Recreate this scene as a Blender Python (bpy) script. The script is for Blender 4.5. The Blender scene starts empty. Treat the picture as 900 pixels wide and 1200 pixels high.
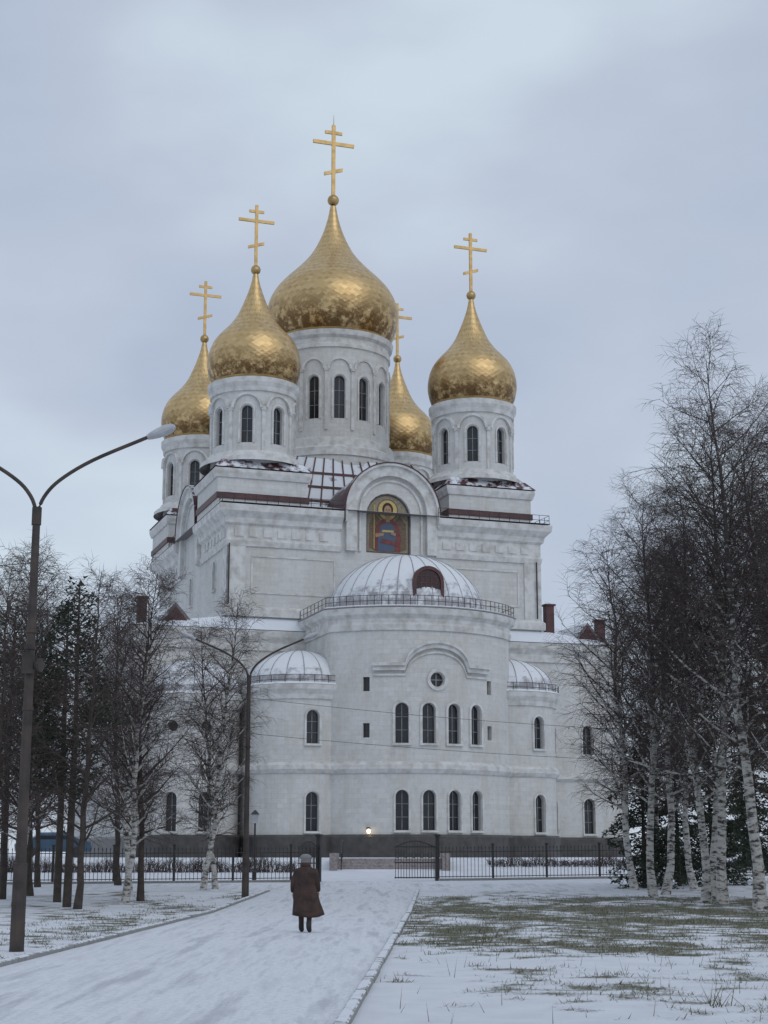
import bpy, bmesh, math, random, numpy as np
from mathutils import Vector, noise, Matrix
R=random.Random(7)
C=bpy.context.collection
F=1879.0; PITCH=math.atan(402/1879)
CX,CY,TH=-4.11,121.64,math.radians(18.94)
TZ=1.5
# ---------------------------------------------------------------- materials
def newmat(name):
    m=bpy.data.materials.new(name); m.use_nodes=True
    nt=m.node_tree; b=nt.nodes['Principled BSDF']; return m,nt,b
def N(nt,t,**k):
    n=nt.nodes.new(t)
    for a,v in k.items():
        if hasattr(n,a): setattr(n,a,v)
        else: n.inputs[a.replace('_',' ')].default_value=v
    return n
def c4(c): return (c[0],c[1],c[2],1)
def ramp(nt,src,stops):
    r=N(nt,'ShaderNodeValToRGB'); e=r.color_ramp.elements
    while len(e)<len(stops): e.new(.5)
    for i,(p,c) in enumerate(stops):
        e[i].position=p; e[i].color=c4(c) if not isinstance(c,float) else (c,c,c,1)
    nt.links.new(src,r.inputs[0]); return r.outputs[0]
def mixc(nt,f,a,b,mode='MIX'):
    n=nt.nodes.new('ShaderNodeMix'); n.data_type='RGBA'; n.blend_type=mode
    for s,x in ((n.inputs[0],f),(n.inputs[6],a),(n.inputs[7],b)):
        if isinstance(x,(int,float)): s.default_value=x
        elif isinstance(x,tuple): s.default_value=c4(x)
        else: nt.links.new(x,s)
    return n.outputs[2]
def noi(nt,scale,detail=4,vec=None,rough=.55,sc=None):
    n=N(nt,'ShaderNodeTexNoise'); n.inputs['Scale'].default_value=scale; n.inputs['Detail'].default_value=detail; n.inputs['Roughness'].default_value=rough
    if vec is None: vec=N(nt,'ShaderNodeTexCoord').outputs['Object']
    if sc:
        mp=N(nt,'ShaderNodeMapping'); mp.inputs['Scale'].default_value=sc; nt.links.new(vec,mp.inputs[0]); vec=mp.outputs[0]
    nt.links.new(vec,n.inputs['Vector']); return n.outputs['Fac']
def bump(nt,b,h,s=.3,d=.02):
    n=N(nt,'ShaderNodeBump'); n.inputs['Strength'].default_value=s; n.inputs['Distance'].default_value=d
    nt.links.new(h,n.inputs['Height']); nt.links.new(n.outputs[0],b.inputs['Normal'])
def simple(name,c1,c2=None,scale=4,rough=.8,metal=0,bs=0,lo=.35,hi=.65):
    m,nt,b=newmat(name); b.inputs['Roughness'].default_value=rough; b.inputs['Metallic'].default_value=metal
    c2=c2 or tuple(x*.7 for x in c1)
    f=noi(nt,scale,5); nt.links.new(ramp(nt,f,[(lo,c1),(hi,c2)]),b.inputs['Base Color'])
    if bs: bump(nt,b,f,bs)
    return m
def snowy(name,base,base2,thr=.5,scale=1.2,snow=(.72,.75,.8),rough=.6,up=True,soft=.05):
    m,nt,b=newmat(name); b.inputs['Roughness'].default_value=rough
    f=noi(nt,scale,7,rough=.65); f2=noi(nt,9,4)
    cb=ramp(nt,f2,[(.3,base),(.7,base2)])
    src=f
    if up:
        g=N(nt,'ShaderNodeNewGeometry'); sp=N(nt,'ShaderNodeSeparateXYZ'); nt.links.new(g.outputs['Normal'],sp.inputs[0])
        ma=N(nt,'ShaderNodeMath',operation='MULTIPLY_ADD'); nt.links.new(sp.outputs[2],ma.inputs[0]); ma.inputs[1].default_value=.5; ma.inputs[2].default_value=-.3
        ad=N(nt,'ShaderNodeMath',operation='ADD'); nt.links.new(f,ad.inputs[0]); nt.links.new(ma.outputs[0],ad.inputs[1]); src=ad.outputs[0]
    k=ramp(nt,src,[(thr-soft,0.0),(thr+soft,1.0)])
    nt.links.new(mixc(nt,k,cb,snow),b.inputs['Base Color']); return m
def wallmat():
    m,nt,b=newmat('white_stone_blocks'); b.inputs['Roughness'].default_value=.75
    tc=N(nt,'ShaderNodeTexCoord'); sp=N(nt,'ShaderNodeSeparateXYZ'); nt.links.new(tc.outputs['Object'],sp.inputs[0])
    ad=N(nt,'ShaderNodeMath',operation='SUBTRACT'); nt.links.new(sp.outputs[0],ad.inputs[0]); nt.links.new(sp.outputs[1],ad.inputs[1])
    cb=N(nt,'ShaderNodeCombineXYZ'); nt.links.new(ad.outputs[0],cb.inputs[0]); nt.links.new(sp.outputs[2],cb.inputs[1])
    br=N(nt,'ShaderNodeTexBrick'); nt.links.new(cb.outputs[0],br.inputs['Vector'])
    br.inputs['Scale'].default_value=1; br.inputs['Brick Width'].default_value=.62; br.inputs['Row Height'].default_value=.3; br.inputs['Mortar Size'].default_value=.01
    br.inputs['Color1'].default_value=(.64,.635,.615,1); br.inputs['Color2'].default_value=(.56,.55,.53,1); br.inputs['Mortar'].default_value=(.49,.48,.46,1)
    big=noi(nt,.35,8,rough=.7)
    a=mixc(nt,ramp(nt,big,[(.40,0.0),(.62,.75)]),br.outputs[0],(.62,.625,.62))
    st=noi(nt,.9,7,sc=(1,1,.22),rough=.72)
    a=mixc(nt,ramp(nt,st,[(.45,0.0),(.70,.5)]),a,(.43,.395,.325))
    fine=noi(nt,3.0,7,rough=.78)
    a=mixc(nt,ramp(nt,fine,[(.5,0.0),(.68,.4)]),a,(.36,.36,.345))
    nt.links.new(a,b.inputs['Base Color']); bump(nt,b,br.outputs['Fac'],.2,-.02); return m
M={}
M['wall']=wallmat()
M['trim']=simple('white_moulding',(.66,.655,.64),(.43,.415,.385),1.7,.7,lo=.4,hi=.72)
M['glass']=simple('dark_glass',(.015,.018,.022),(.03,.034,.04),.8,.15)
M['frame']=simple('window_frame',(.26,.27,.28),(.16,.16,.17),3,.5)
M['plinth']=simple('dark_granite',(.05,.048,.046),(.085,.078,.075),2,.4)
M['maroon']=snowy('maroon_roof_metal',(.085,.025,.028),(.05,.018,.022),.55,1.6,rough=.4)
M['maroonplain']=simple('maroon_metal',(.10,.036,.034),(.05,.02,.022),2,.5)
M['snowroof']=snowy('snow_covered_roof',(.13,.11,.12),(.2,.18,.18),.32,1.3)
M['domeroof']=snowy('frosted_half_dome_roof',(.26,.25,.27),(.38,.37,.38),.33,1.6,snow=(.74,.76,.79),soft=.10)
M['seam']=simple('roof_seams',(.40,.40,.42),(.28,.28,.3),3,.6)
M['iron']=simple('black_iron',(.02,.02,.02),(.035,.03,.03),5,.5)
M['rustpole']=simple('weathered_pole_steel',(.075,.055,.045),(.03,.026,.025),3,.7,bs=.2)
M['lamphead']=simple('lamp_housing',(.5,.52,.54),(.4,.4,.42),5,.4)
M['concrete']=snowy('kerb_concrete',(.20,.20,.19),(.3,.3,.29),.6,4)
def goldmat():
    m,nt,b=newmat('gold_dome_tiles'); b.inputs['Metallic'].default_value=1
    g=N(nt,'ShaderNodeAttribute',attribute_name='tile'); g2=N(nt,'ShaderNodeAttribute',attribute_name='low_reflection')
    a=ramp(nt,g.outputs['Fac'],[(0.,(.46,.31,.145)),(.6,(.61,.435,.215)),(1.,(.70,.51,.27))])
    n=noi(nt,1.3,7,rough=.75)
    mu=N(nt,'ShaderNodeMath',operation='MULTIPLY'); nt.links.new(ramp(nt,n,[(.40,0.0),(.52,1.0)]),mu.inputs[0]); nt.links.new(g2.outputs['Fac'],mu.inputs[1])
    a=mixc(nt,mu.outputs[0],a,(.14,.075,.03))  # dark reflections of trees and roofs painted into the lower gold as mottling
    nt.links.new(a,b.inputs['Base Color'])
    nt.links.new(ramp(nt,noi(nt,.8,4),[(.3,.30),(.7,.44)]),b.inputs['Roughness']); return m
M['gold']=goldmat()
M['goldplain']=simple('gold_cross',(.55,.39,.18),(.40,.27,.12),2,.38,1)
# ---------------------------------------------------------------- mesh builder
class MB:
    def __init__(s): s.v=[];s.f=[];s.m=[]
    def add(s,v,f,mi=0):
        o=len(s.v); s.v+=[tuple(p) for p in v]; s.f+=[tuple(i+o for i in q) for q in f]; s.m+=[mi]*len(f)
    def box(s,x0,x1,y0,y1,z0,z1,mi=0):
        s.add([(x0,y0,z0),(x1,y0,z0),(x1,y1,z0),(x0,y1,z0),(x0,y0,z1),(x1,y0,z1),(x1,y1,z1),(x0,y1,z1)],
              [(3,2,1,0),(4,5,6,7),(0,1,5,4),(1,2,6,5),(2,3,7,6),(3,0,4,7)],mi)
    def prism(s,poly,z0,z1,mi=0):
        n=len(poly); s.add([(x,y,z0) for x,y in poly]+[(x,y,z1) for x,y in poly],
            [tuple(range(n-1,-1,-1)),tuple(range(n,2*n))]+[(i,(i+1)%n,(i+1)%n+n,i+n) for i in range(n)],mi)
    def loft(s,a,b,mi=0,cap=True):
        n=len(a); s.add(list(a)+list(b),[(i,(i+1)%n,(i+1)%n+n,i+n) for i in range(n)]+([tuple(range(n-1,-1,-1)),tuple(range(n,2*n))] if cap else []),mi)
    def ext(s,poly,fr,d0,d1,mi=0):
        x,y,a=fr; t=(math.cos(a),math.sin(a)); n=(math.sin(a),-math.cos(a)); k=len(poly)
        P=lambda q,d:(x+t[0]*q[0]+n[0]*d,y+t[1]*q[0]+n[1]*d,q[1])
        s.add([P(q,d0) for q in poly]+[P(q,d1) for q in poly],
            [tuple(range(k-1,-1,-1)),tuple(range(k,2*k))]+[(i,(i+1)%k,(i+1)%k+k,i+k) for i in range(k)],mi)
    def rev(s,prof,cx,cy,seg=72,mi=0,a0=0,a1=2*math.pi):
        full=abs(a1-a0-2*math.pi)<1e-6; n=seg if full else seg+1; o=[]
        for r,z in prof:
            for i in range(n):
                a=a0+(a1-a0)*i/seg; o.append((cx+r*math.cos(a),cy+r*math.sin(a),z))
        f=[]
        for j in range(len(prof)-1):
            for i in range(seg):
                k=(i+1)%n; f.append((j*n+i,j*n+k,(j+1)*n+k,(j+1)*n+i))
        s.add(o,f,mi)
    def sweep(s,path,prof,closed=False,mi=0):
        n=len(path); nrm=[]
        for i in range(n):
            ds=[]
            if closed or i>0:
                p,q=path[i-1],path[i]; ds.append((q[0]-p[0],q[1]-p[1]))
            if closed or i<n-1:
                p,q=path[i],path[(i+1)%n]; ds.append((q[0]-p[0],q[1]-p[1]))
            ns=[]
            for d in ds:
                l=math.hypot(*d); ns.append((d[1]/l,-d[0]/l))
            if len(ns)==1: nrm.append(ns[0])
            else:
                mx,my=ns[0][0]+ns[1][0],ns[0][1]+ns[1][1]; l=math.hypot(mx,my); mx/=l;my/=l
                k=1/max(.3,mx*ns[0][0]+my*ns[0][1]); nrm.append((mx*k,my*k))
        m=len(prof); o=[(path[i][0]+nrm[i][0]*q[0],path[i][1]+nrm[i][1]*q[0],q[1]) for i in range(n) for q in prof]
        f=[]
        for i in range(n if closed else n-1):
            k=(i+1)%n
            for j in range(m-1): f.append((i*m+j,k*m+j,k*m+j+1,i*m+j+1))
        if not closed: f+= [tuple(range(m)),tuple((n-1)*m+j for j in range(m-1,-1,-1))]
        s.add(o,f,mi)
    def tube(s,pts,rad,k=4,mi=0,cap=False):
        o=[];f=[];n=len(pts); up=Vector((0,0,1))
        for i in range(n):
            a=pts[max(0,i-1)];b=pts[min(n-1,i+1)]; d=Vector((b[0]-a[0],b[1]-a[1],b[2]-a[2]))
            if d.length<1e-9: d=Vector((0,0,1))
            d.normalize(); u=d.cross(up if abs(d.z)<.95 else Vector((1,0,0))).normalized(); w=d.cross(u)
            for j in range(k):
                c=math.cos(2*math.pi*j/k)*rad[i]; e=math.sin(2*math.pi*j/k)*rad[i]
                o.append((pts[i][0]+u.x*c+w.x*e,pts[i][1]+u.y*c+w.y*e,pts[i][2]+u.z*c+w.z*e))
        for i in range(n-1):
            for j in range(k):
                l=(j+1)%k; f.append((i*k+j,i*k+l,(i+1)*k+l,(i+1)*k+j))
        if cap: f+=[tuple(range(k-1,-1,-1)),tuple((n-1)*k+j for j in range(k))]
        s.add(o,f,mi)
    def mesh(s,name,mats,smooth=False,fix=True):
        me=bpy.data.meshes.new(name); me.from_pydata(s.v,[],s.f)
        for m in mats: me.materials.append(m)
        me.polygons.foreach_set('material_index',s.m)
        if fix:
            bm=bmesh.new(); bm.from_mesh(me); bmesh.ops.recalc_face_normals(bm,faces=bm.faces); bm.to_mesh(me); bm.free()
        if smooth: me.polygons.foreach_set('use_smooth',[True]*len(me.polygons))
        me.update(); return me
    def obj(s,name,mats,parent=None,smooth=False,fix=True):
        o=bpy.data.objects.new(name,s.mesh(name,mats,smooth,fix)); C.objects.link(o)
        if parent: o.parent=parent
        return o
def empty(name,loc=(0,0,0),rz=0):
    e=bpy.data.objects.new(name,None); e.location=loc; e.rotation_euler=(0,0,rz); e.empty_display_size=.5; C.objects.link(e); return e
def cut(o,cutter):
    c=cutter.obj('cutter',[]); md=o.modifiers.new('b','BOOLEAN'); md.object=c; md.operation='DIFFERENCE'; md.solver='EXACT'
    c.parent=o.parent; bpy.context.view_layer.update()
    dg=bpy.context.evaluated_depsgraph_get(); me=bpy.data.meshes.new_from_object(o.evaluated_get(dg))
    if len(me.polygons)>4:
        o.modifiers.clear(); o.data=me
    else: o.modifiers.clear()
    bpy.data.objects.remove(c)
def arch(w,z0,z1,n=10,ds=0):
    r=w/2; zc=z1-r
    return [(ds-r,z0),(ds+r,z0)]+[(ds+r*math.cos(a),zc+r*math.sin(a)) for a in [math.pi*i/n for i in range(n+1)]]
def halfring(ri,ro,zc,n=20,drop=0,ds=0):
    o=[(ds+ro*math.cos(math.pi*i/n),zc+ro*math.sin(math.pi*i/n)) for i in range(n+1)]
    i_=[(ds+ri*math.cos(math.pi*i/n),zc+ri*math.sin(math.pi*i/n)) for i in range(n,-1,-1)]
    if drop: return [(ds+ro,zc-drop)]+o+[(ds-ro,zc-drop),(ds-ri,zc-drop)]+i_+[(ds+ri,zc-drop)]
    return o+i_
def circle(cx,cy,r,n): return [(cx+r*math.cos(2*math.pi*i/n),cy+r*math.sin(2*math.pi*i/n)) for i in range(n)]
# ---------------------------------------------------------------- CATHEDRAL
cath=empty('cathedral',(CX,CY,0),TH)
U0=.4
glass=MB(); trim=MB()
def window(fr,w,z0,z1,sur=.14,ct=None,bars=True):
    ct.ext(arch(w,z0,z1),fr,-.38,.35)
    glass.ext(arch(w-.02,z0+.01,z1-.01),fr,-.36,-.30,0)
    if bars:
        h=z1-z0
        glass.ext([(-.025,z0+.02),(.025,z0+.02),(.025,z1-.04),(-.025,z1-.04)],fr,-.298,-.25,1)
        for k in (.33,.66): glass.ext([(-w/2+.02,z0+h*k-.02),(w/2-.02,z0+h*k-.02),(w/2-.02,z0+h*k+.02),(-w/2+.02,z0+h*k+.02)],fr,-.297,-.262,1)
    if sur:
        trim.ext(halfring(w/2+.03,w/2+.03+sur,z1-w/2,12,drop=(z1-w/2-z0)*1.0),fr,-.05,.08)
        trim.ext([(-w/2-sur-.05,z0-.14),(w/2+sur+.05,z0-.14),(w/2+sur+.05,z0-.01),(-w/2-sur-.05,z0-.01)],fr,-.05,.16)
def solid(name,poly,z0,z1,ct):
    b=MB(); b.prism(poly,z0,z1); o=b.obj(name,[M['wall']],cath)
    if ct.v: cut(o,ct)
    return o
XL,XR,YF,YB=-11.45+U0,11.45+U0,-12.5,11.2
bc=MB()
bc.ext(arch(3.3,22.2,26.5),(U0,YF,0),-.25,.3)
for yy in(-8.6,-1,6.5): window((XL,yy,-math.pi/2),.7,19.6,21.6,.1,bc)
solid('main_block_walls',[(XL,YF),(XR,YF),(XR,YB),(XL,YB)],14.5,25.0,bc)
KR=3.35
prof=[(-.05,22.1),(.12,22.1),(.2,22.45),(.1,22.6),(.1,23.5),(.28,23.65),(.34,24.0),(.72,24.4),(.78,24.85),(-.05,24.98)]
segs=[[(XL,-4.4),(XL,YF),(U0-KR-.15,YF)],[(U0+KR+.15,YF),(XR,YF),(XR,-4.4)],[(XR,2.4),(XR,YB),(XL,YB),(XL,2.4)]]
for sg in segs: trim.sweep(sg,prof)
trim.sweep([(XL,YF),(XR,YF),(XR,YB),(XL,YB)],[(-.05,17.3),(.3,17.3),(.3,17.8),(.1,18.0),(-.05,18.0)],closed=True)
for sg in ((XL+.4,U0-4.0),(U0+4.0,XR-.4)):
    x=sg[0]
    while x+.6<sg[1]:
        trim.box(x,x+.6,YF-.17,YF-.05,22.75,23.3); x+=1.0
y=YF+.5
while y<YB-.6:
    if not(-5.2<y<2.8): trim.box(XL-.17,XL-.05,y,y+.6,22.75,23.3)
    y+=1.0
for x0,x1 in ((XL+1.6,U0-3.9),(U0+3.9,XR-1.6)):
    for (a,b_,c,d) in ((x0,x1,18.9,19.02),(x0,x1,21.4,21.52),(x0,x0+.12,19.03,21.39),(x1-.12,x1,19.03,21.39)): trim.box(a,b_,YF-.06,YF+.02,c,d)
for x,s in((XL,1),(XR,-1)):
    trim.box(min(x-.1*s,x+1.2*s),max(x-.1*s,x+1.2*s),YF-.1,YF+.02,18.0,22.1)
trim.box(XL-.1,XL+.02,YF-.1,YF+1.2,18.0,22.1)
kroof=MB()
def kokoshnik(fr,icon=False,depth=5.0):
    r=KR-.15
    b=MB(); b.ext([(-r,24.2),(r,24.2)]+[(r*math.cos(a),25.1+r*math.sin(a)) for a in [math.pi*i/28 for i in range(29)]],fr,-.5,.02)
    o=b.obj('kokoshnik_gable',[M['wall']],cath)
    if icon:
        kc=MB(); kc.ext(arch(3.3,22.2,26.5),(U0,YF,0),-.25,.3); cut(o,kc)
    trim.ext(halfring(2.6,KR,25.1,28,drop=2.9),fr,-.1,.38)
    trim.ext(halfring(KR-.04,KR+.12,25.1,28,drop=.9),fr,-.3,.6)
    trim.ext(halfring(2.2,2.35,25.1,28,drop=2.9),fr,-.05,.14)
    kroof.ext([((KR+.05)*math.cos(a),25.1+(KR+.05)*math.sin(a)) for a in [math.pi*i/28 for i in range(29)]]+[(-KR-.05,24.9),(KR+.05,24.9)],fr,-depth,-.31,0)
    kroof.ext(halfring(KR+.13,KR+.2,25.1,28),fr,-.3,.66,0)
kokoshnik((U0+.15,YF,0),True); kokoshnik((XL,-1,-math.pi/2)); kokoshnik((XR,-1,math.pi/2))
kroof.obj('gable_barrel_roofs',[M['maroon']],cath)
roof=MB()
def hip(x0,x1,y0,y1,z0,x2,x3,y2,y3,z1,mi=0):
    roof.loft([(x0,y0,z0),(x1,y0,z0),(x1,y1,z0),(x0,y1,z0)],[(x2,y2,z1),(x3,y2,z1),(x3,y3,z1),(x2,y3,z1)],mi)
hip(XL-.7,XR+.7,YF-.7,YB+.7,24.99,XL+4,XR-4,YF+4,YB-4,26.1,1)
hip(-7.6,7.6,-7.6,7.6,25.6,-4.9,4.9,-4.9,4.9,30.6,1)
for i in range(-7,8):
    t=i/7.0
    roof.loft([(t*7.4-.04,-7.66,25.7),(t*7.4+.04,-7.66,25.7),(t*7.4+.04,-7.5,25.7),(t*7.4-.04,-7.5,25.7)],[(t*4.8-.04,-5.0,30.65),(t*4.8+.04,-5.0,30.65),(t*4.8+.04,-4.85,30.65),(t*4.8-.04,-4.85,30.65)],2)
for z in (26.8,28.0,29.2):
    h=7.6-(z-25.6)*.54+.04; roof.box(-h,h,-h-.04,-h+.1,z,z+.16,2)
# ---- drums
S=8.47
def arcade(cx,cy,R_,n,ph,w,z0,z1,zc,dc):
    for k in range(n):
        a=ph+2*math.pi*k/n; fr=(cx+R_*math.sin(a),cy-R_*math.cos(a),a)
        window(fr,w,z0,z1,.0,dc,bars=True)
        half=math.pi*R_/n
        ri=half-.2
        trim.ext(halfring(ri-.02,ri+.15,zc,12),(cx+(R_-.06)*math.sin(a),cy-(R_-.06)*math.cos(a),a),-.1,.2)
        trim.ext(halfring(w/2+.08,w/2+.2,z1-w/2,10,drop=(z1-w/2-z0)),fr,-.1,.08)
        b=a+math.pi/n; f2=(cx+R_*math.sin(b),cy-R_*math.cos(b),b)
        trim.ext([(-.12,z0-.9),(.12,z0-.9),(.12,zc+.05),(-.12,zc+.05)],f2,-.1,.13)
        trim.ext([(-.18,zc-.15),(.18,zc-.15),(.18,zc+.12),(-.18,zc+.12)],f2,-.1,.19)
for sx,sy in((-1,-1),(1,-1),(-1,1),(1,1)):
    cx,cy=sx*S,sy*S
    trim.rev([(2.9,33.4),(3.1,33.45),(3.14,33.75),(3.28,34.05),(3.3,34.4),(2.9,34.55),(2.5,34.6)],cx,cy,64)
    trim.rev([(3.75,28.3),(3.7,28.6),(3.3,28.9),(3.2,29.1),(2.9,29.1)],cx,cy,64)
    dc=MB(); arcade(cx,cy,2.95,8,math.radians(22.5),.78,29.7,32.4,32.2,dc)
    solid('corner_drum',circle(cx,cy,2.97,64),28.2,34.2,dc)
    h=3.2
    sq=[(cx-h,cy-h),(cx+h,cy-h),(cx+h,cy+h),(cx-h,cy+h)]
    solid('drum_pedestal',sq,24.8,27.6,MB())
    trim.sweep(sq,[(-.05,27.0),(.12,27.0),(.25,27.4),(.25,27.62),(-.05,27.7)],closed=True)
    hip(cx-h-.3,cx+h+.3,cy-h-.3,cy+h+.3,27.7,cx-2.9,cx+2.9,cy-2.9,cy+2.9,28.35,0)
    roof.box(cx-3.3,cx+3.3,cy-3.3,cy+3.3,25.5,25.92,2)
dc=MB(); arcade(0,0,4.45,14,math.radians(-9.5),.82,34.0,37.4,37.9,dc)
solid('main_drum',circle(0,0,4.47,84),31.0,41.0,dc)
trim.rev([(4.4,39.6),(4.6,39.65),(4.62,39.9),(4.5,40.0),(4.5,40.4),(4.75,40.6),(4.85,41.0),(4.4,41.15),(3.5,41.2)],0,0,84)
trim.rev([(5.2,31.0),(5.15,31.6),(4.85,31.8),(4.8,32.4),(4.4,32.6)],0,0,84)
solid('main_drum_base',circle(0,0,5.1,64),28,31.2,MB())
# ---- onion domes
def catmull(P,n):
    P=[(2*P[0][0]-P[1][0],2*P[0][1]-P[1][1])]+P+[(2*P[-1][0]-P[-2][0],2*P[-1][1]-P[-2][1])]
    o=[]
    for i in range(1,len(P)-2):
        for k in range(n):
            t=k/n; a,b,c,d=P[i-1],P[i],P[i+1],P[i+2]
            o.append(tuple(.5*(2*b[j]+(c[j]-a[j])*t+(2*a[j]-5*b[j]+4*c[j]-d[j])*t*t+(3*b[j]-a[j]-3*c[j]+d[j])*t**3) for j in(0,1)))
    o.append(P[-2]); return o
def onion(name,cx,cy,P,nseg,nrow,orb,crossz):
    cur=catmull(P,12); L=[0]
    for i in range(1,len(cur)): L.append(L[-1]+math.hypot(cur[i][0]-cur[i-1][0],cur[i][1]-cur[i-1][1]))
    Ls=np.linspace(0,L[-1],nrow+1); rr=np.interp(Ls,L,[c[0] for c in cur]); zz=np.interp(Ls,L,[c[1] for c in cur])
    V=[];Fc=[]
    for i in range(nrow+1):
        for j in range(nseg):
            a=2*math.pi*(j+(.5 if i%2 else 0))/nseg; jr=R.uniform(-.0035,.0035)*(1 if rr[i]>1 else .3)
            V.append((cx+(rr[i]+jr)*math.cos(a),cy+(rr[i]+jr)*math.sin(a),zz[i]))
    g=lambda i,j:i*nseg+j%nseg
    for i in range(1,nrow):
        for j in range(nseg):
            if i%2: Fc.append((g(i,j),g(i-1,j+1),g(i,j+1),g(i+1,j+1)))
            else: Fc.append((g(i,j),g(i-1,j),g(i,j+1),g(i+1,j)))
    for j in range(nseg): Fc.append((g(0,j),g(0,j+1),g(1,j)))
    me=bpy.data.meshes.new(name); me.from_pydata(V,[],Fc); me.materials.append(M['gold'])
    at=me.attributes.new('tile','FLOAT','FACE'); lo=me.attributes.new('low_reflection','FLOAT','FACE')
    z0,z1=P[0][1],P[-1][1]
    tv=[]
    for q in Fc:
        i=q[0]//nseg; tv.append(min(1,max(0,(.3 if i%3==0 else .6)+R.uniform(-.22,.35))))
    at.data.foreach_set('value',tv)
    lo.data.foreach_set('value',[max(0,min(.9,1.3-4.6*((V[q[0]][2]-z0)/(z1-z0)))) for q in Fc])  # mask for the painted reflections, fading out above the dome base
    bm=bmesh.new(); bm.from_mesh(me); bmesh.ops.recalc_face_normals(bm,faces=bm.faces); bm.to_mesh(me); bm.free()
    o=bpy.data.objects.new(name,me); C.objects.link(o); o.parent=cath
    b=MB(); k=1.3 if orb>50 else 1.0
    b.rev([(0.001,orb-.36*k)]+[(.36*k*math.sin(t),orb-.36*k*math.cos(t)) for t in [math.pi*i/12 for i in range(1,12)]]+[(.001,orb+.36*k)],cx,cy,20)
    b.rev([(P[0][0]+.04,z0-.02),(P[0][0]+.1,z0+.1),(P[0][0]-.02,z0+.2)],cx,cy,64)
    h=crossz-orb; t=.11*k
    b.box(cx-t,cx+t,cy-t*.7,cy+t*.7,orb+.2,crossz)
    zb=crossz-.245*h; w=.265*h
    b.box(cx-w,cx+w,cy-t*.6,cy+t*.6,zb-t,zb+t)
    b.box(cx-w*.42,cx+w*.42,cy-t*.55,cy+t*.55,crossz-.1*h-t*.9,crossz-.1*h+t*.9)
    zs=crossz-.62*h; d=w*.45
    b.loft([(cx-d,cy-t*.5,zs-.2*k-t),(cx-d,cy+t*.5,zs-.2*k-t),(cx-d,cy+t*.5,zs-.2*k+t),(cx-d,cy-t*.5,zs-.2*k+t)],[(cx+d,cy-t*.5,zs+.2*k-t),(cx+d,cy+t*.5,zs+.2*k-t),(cx+d,cy+t*.5,zs+.2*k+t),(cx+d,cy-t*.5,zs+.2*k+t)])
    if orb>50: b.tube([(cx,cy,crossz),(cx,cy,crossz+.9)],[.03,.015],4)
    b.obj(name+'_cross',[M['goldplain']],cath)
small=[(2.95,34.55),(3.2,35.15),(3.36,36.0),(3.28,36.9),(2.98,37.7),(2.5,38.35),(1.85,39.05),(1.32,39.8),(.95,40.6),(.6,41.5),(.32,42.4),(.17,43.2)]
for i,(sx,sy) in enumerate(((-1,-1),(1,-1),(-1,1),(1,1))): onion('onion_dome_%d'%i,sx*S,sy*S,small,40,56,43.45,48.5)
big=[(4.5,41.15),(4.85,41.7),(5.13,42.6),(5.22,43.5),(5.08,44.5),(4.6,45.5),(3.85,46.4),(2.85,47.4),(2.05,48.3),(1.45,49.2),(.85,50.5),(.45,51.8),(.22,53.0)]
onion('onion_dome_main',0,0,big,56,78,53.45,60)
# ---- apses
lc=MB()
AR,AHW=8.0,6.2; UA=.5
yc=-21.6+AR
amax=math.asin(AHW/AR)
arc=[(UA+AR*math.sin(a),yc-AR*math.cos(a)) for a in np.linspace(-amax,amax,33)]
main_poly=[(UA-AHW,-12.0)]+arc+[(UA+AHW,-12.0)]
mp=[(UA-AHW,-12.85)]+arc+[(UA+AHW,-12.85)]
trim.sweep(mp,[(-.05,15.6),(.12,15.6),(.18,15.95),(.1,16.1),(.12,16.35),(.4,16.6),(.5,17.0),(-.05,17.15)])
trim.sweep(mp,[(-.05,6.6),(.1,6.65),(.28,6.9),(.28,7.15),(.08,7.35),(-.05,7.4)])
pl=MB()
pl.sweep(mp,[(-.05,1.3),(.25,1.3),(.25,2.75),(.12,2.9),(-.05,2.9)])
for k in(-1.5,-.5,.5,1.5):
    a=math.radians(12.3)*k+.035; fr=(UA+AR*math.sin(a),yc-AR*math.cos(a),a)
    window(fr,.82,8.5,11.0,.15,lc); window(fr,.8,3.15,5.6,.1,lc)
for a,zz in ((-.57,12.2),(.52,12.2),(-.57,9.3),(.52,9.3)):
    fr=(UA+AR*math.sin(a),yc-AR*math.cos(a),a)
    lc.ext([(-.22,zz-.45),(.22,zz-.45),(.22,zz+.45),(-.22,zz+.45)],fr,-.38,.3)
    glass.ext([(-.22,zz-.45),(.22,zz-.45),(.22,zz+.45),(-.22,zz+.45)],fr,-.36,-.3,0)
fr=(UA,yc-AR,0)
circ=[(.45*math.cos(2*math.pi*i/20),12.5+.45*math.sin(2*math.pi*i/20)) for i in range(20)]
lc.ext(circ,fr,-.4,.3); glass.ext(circ,fr,-.38,-.3)
glass.ext([(-.04,12.06),(.04,12.06),(.04,12.94),(-.04,12.94)],fr,-.29,-.24,1); glass.ext([(-.44,12.46),(.44,12.46),(.44,12.54),(-.44,12.54)],fr,-.288,-.242,1)
ring=[(.7*math.cos(2*math.pi*i/24),12.5+.7*math.sin(2*math.pi*i/24)) for i in range(25)]+[(.5*math.cos(2*math.pi*i/24),12.5+.5*math.sin(2*math.pi*i/24)) for i in range(24,-1,-1)]
trim.ext(ring,fr,-.1,.12)
solid('apse_walls',main_poly,1.4,17.1,lc)
path=[]
for s in np.linspace(-4.1,3.9,81):
    z=13.15+(1.45*math.sqrt(max(0,1-(s/2.05)**2)) if abs(s)<2.05 else 0)
    path.append((s,z))
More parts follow.
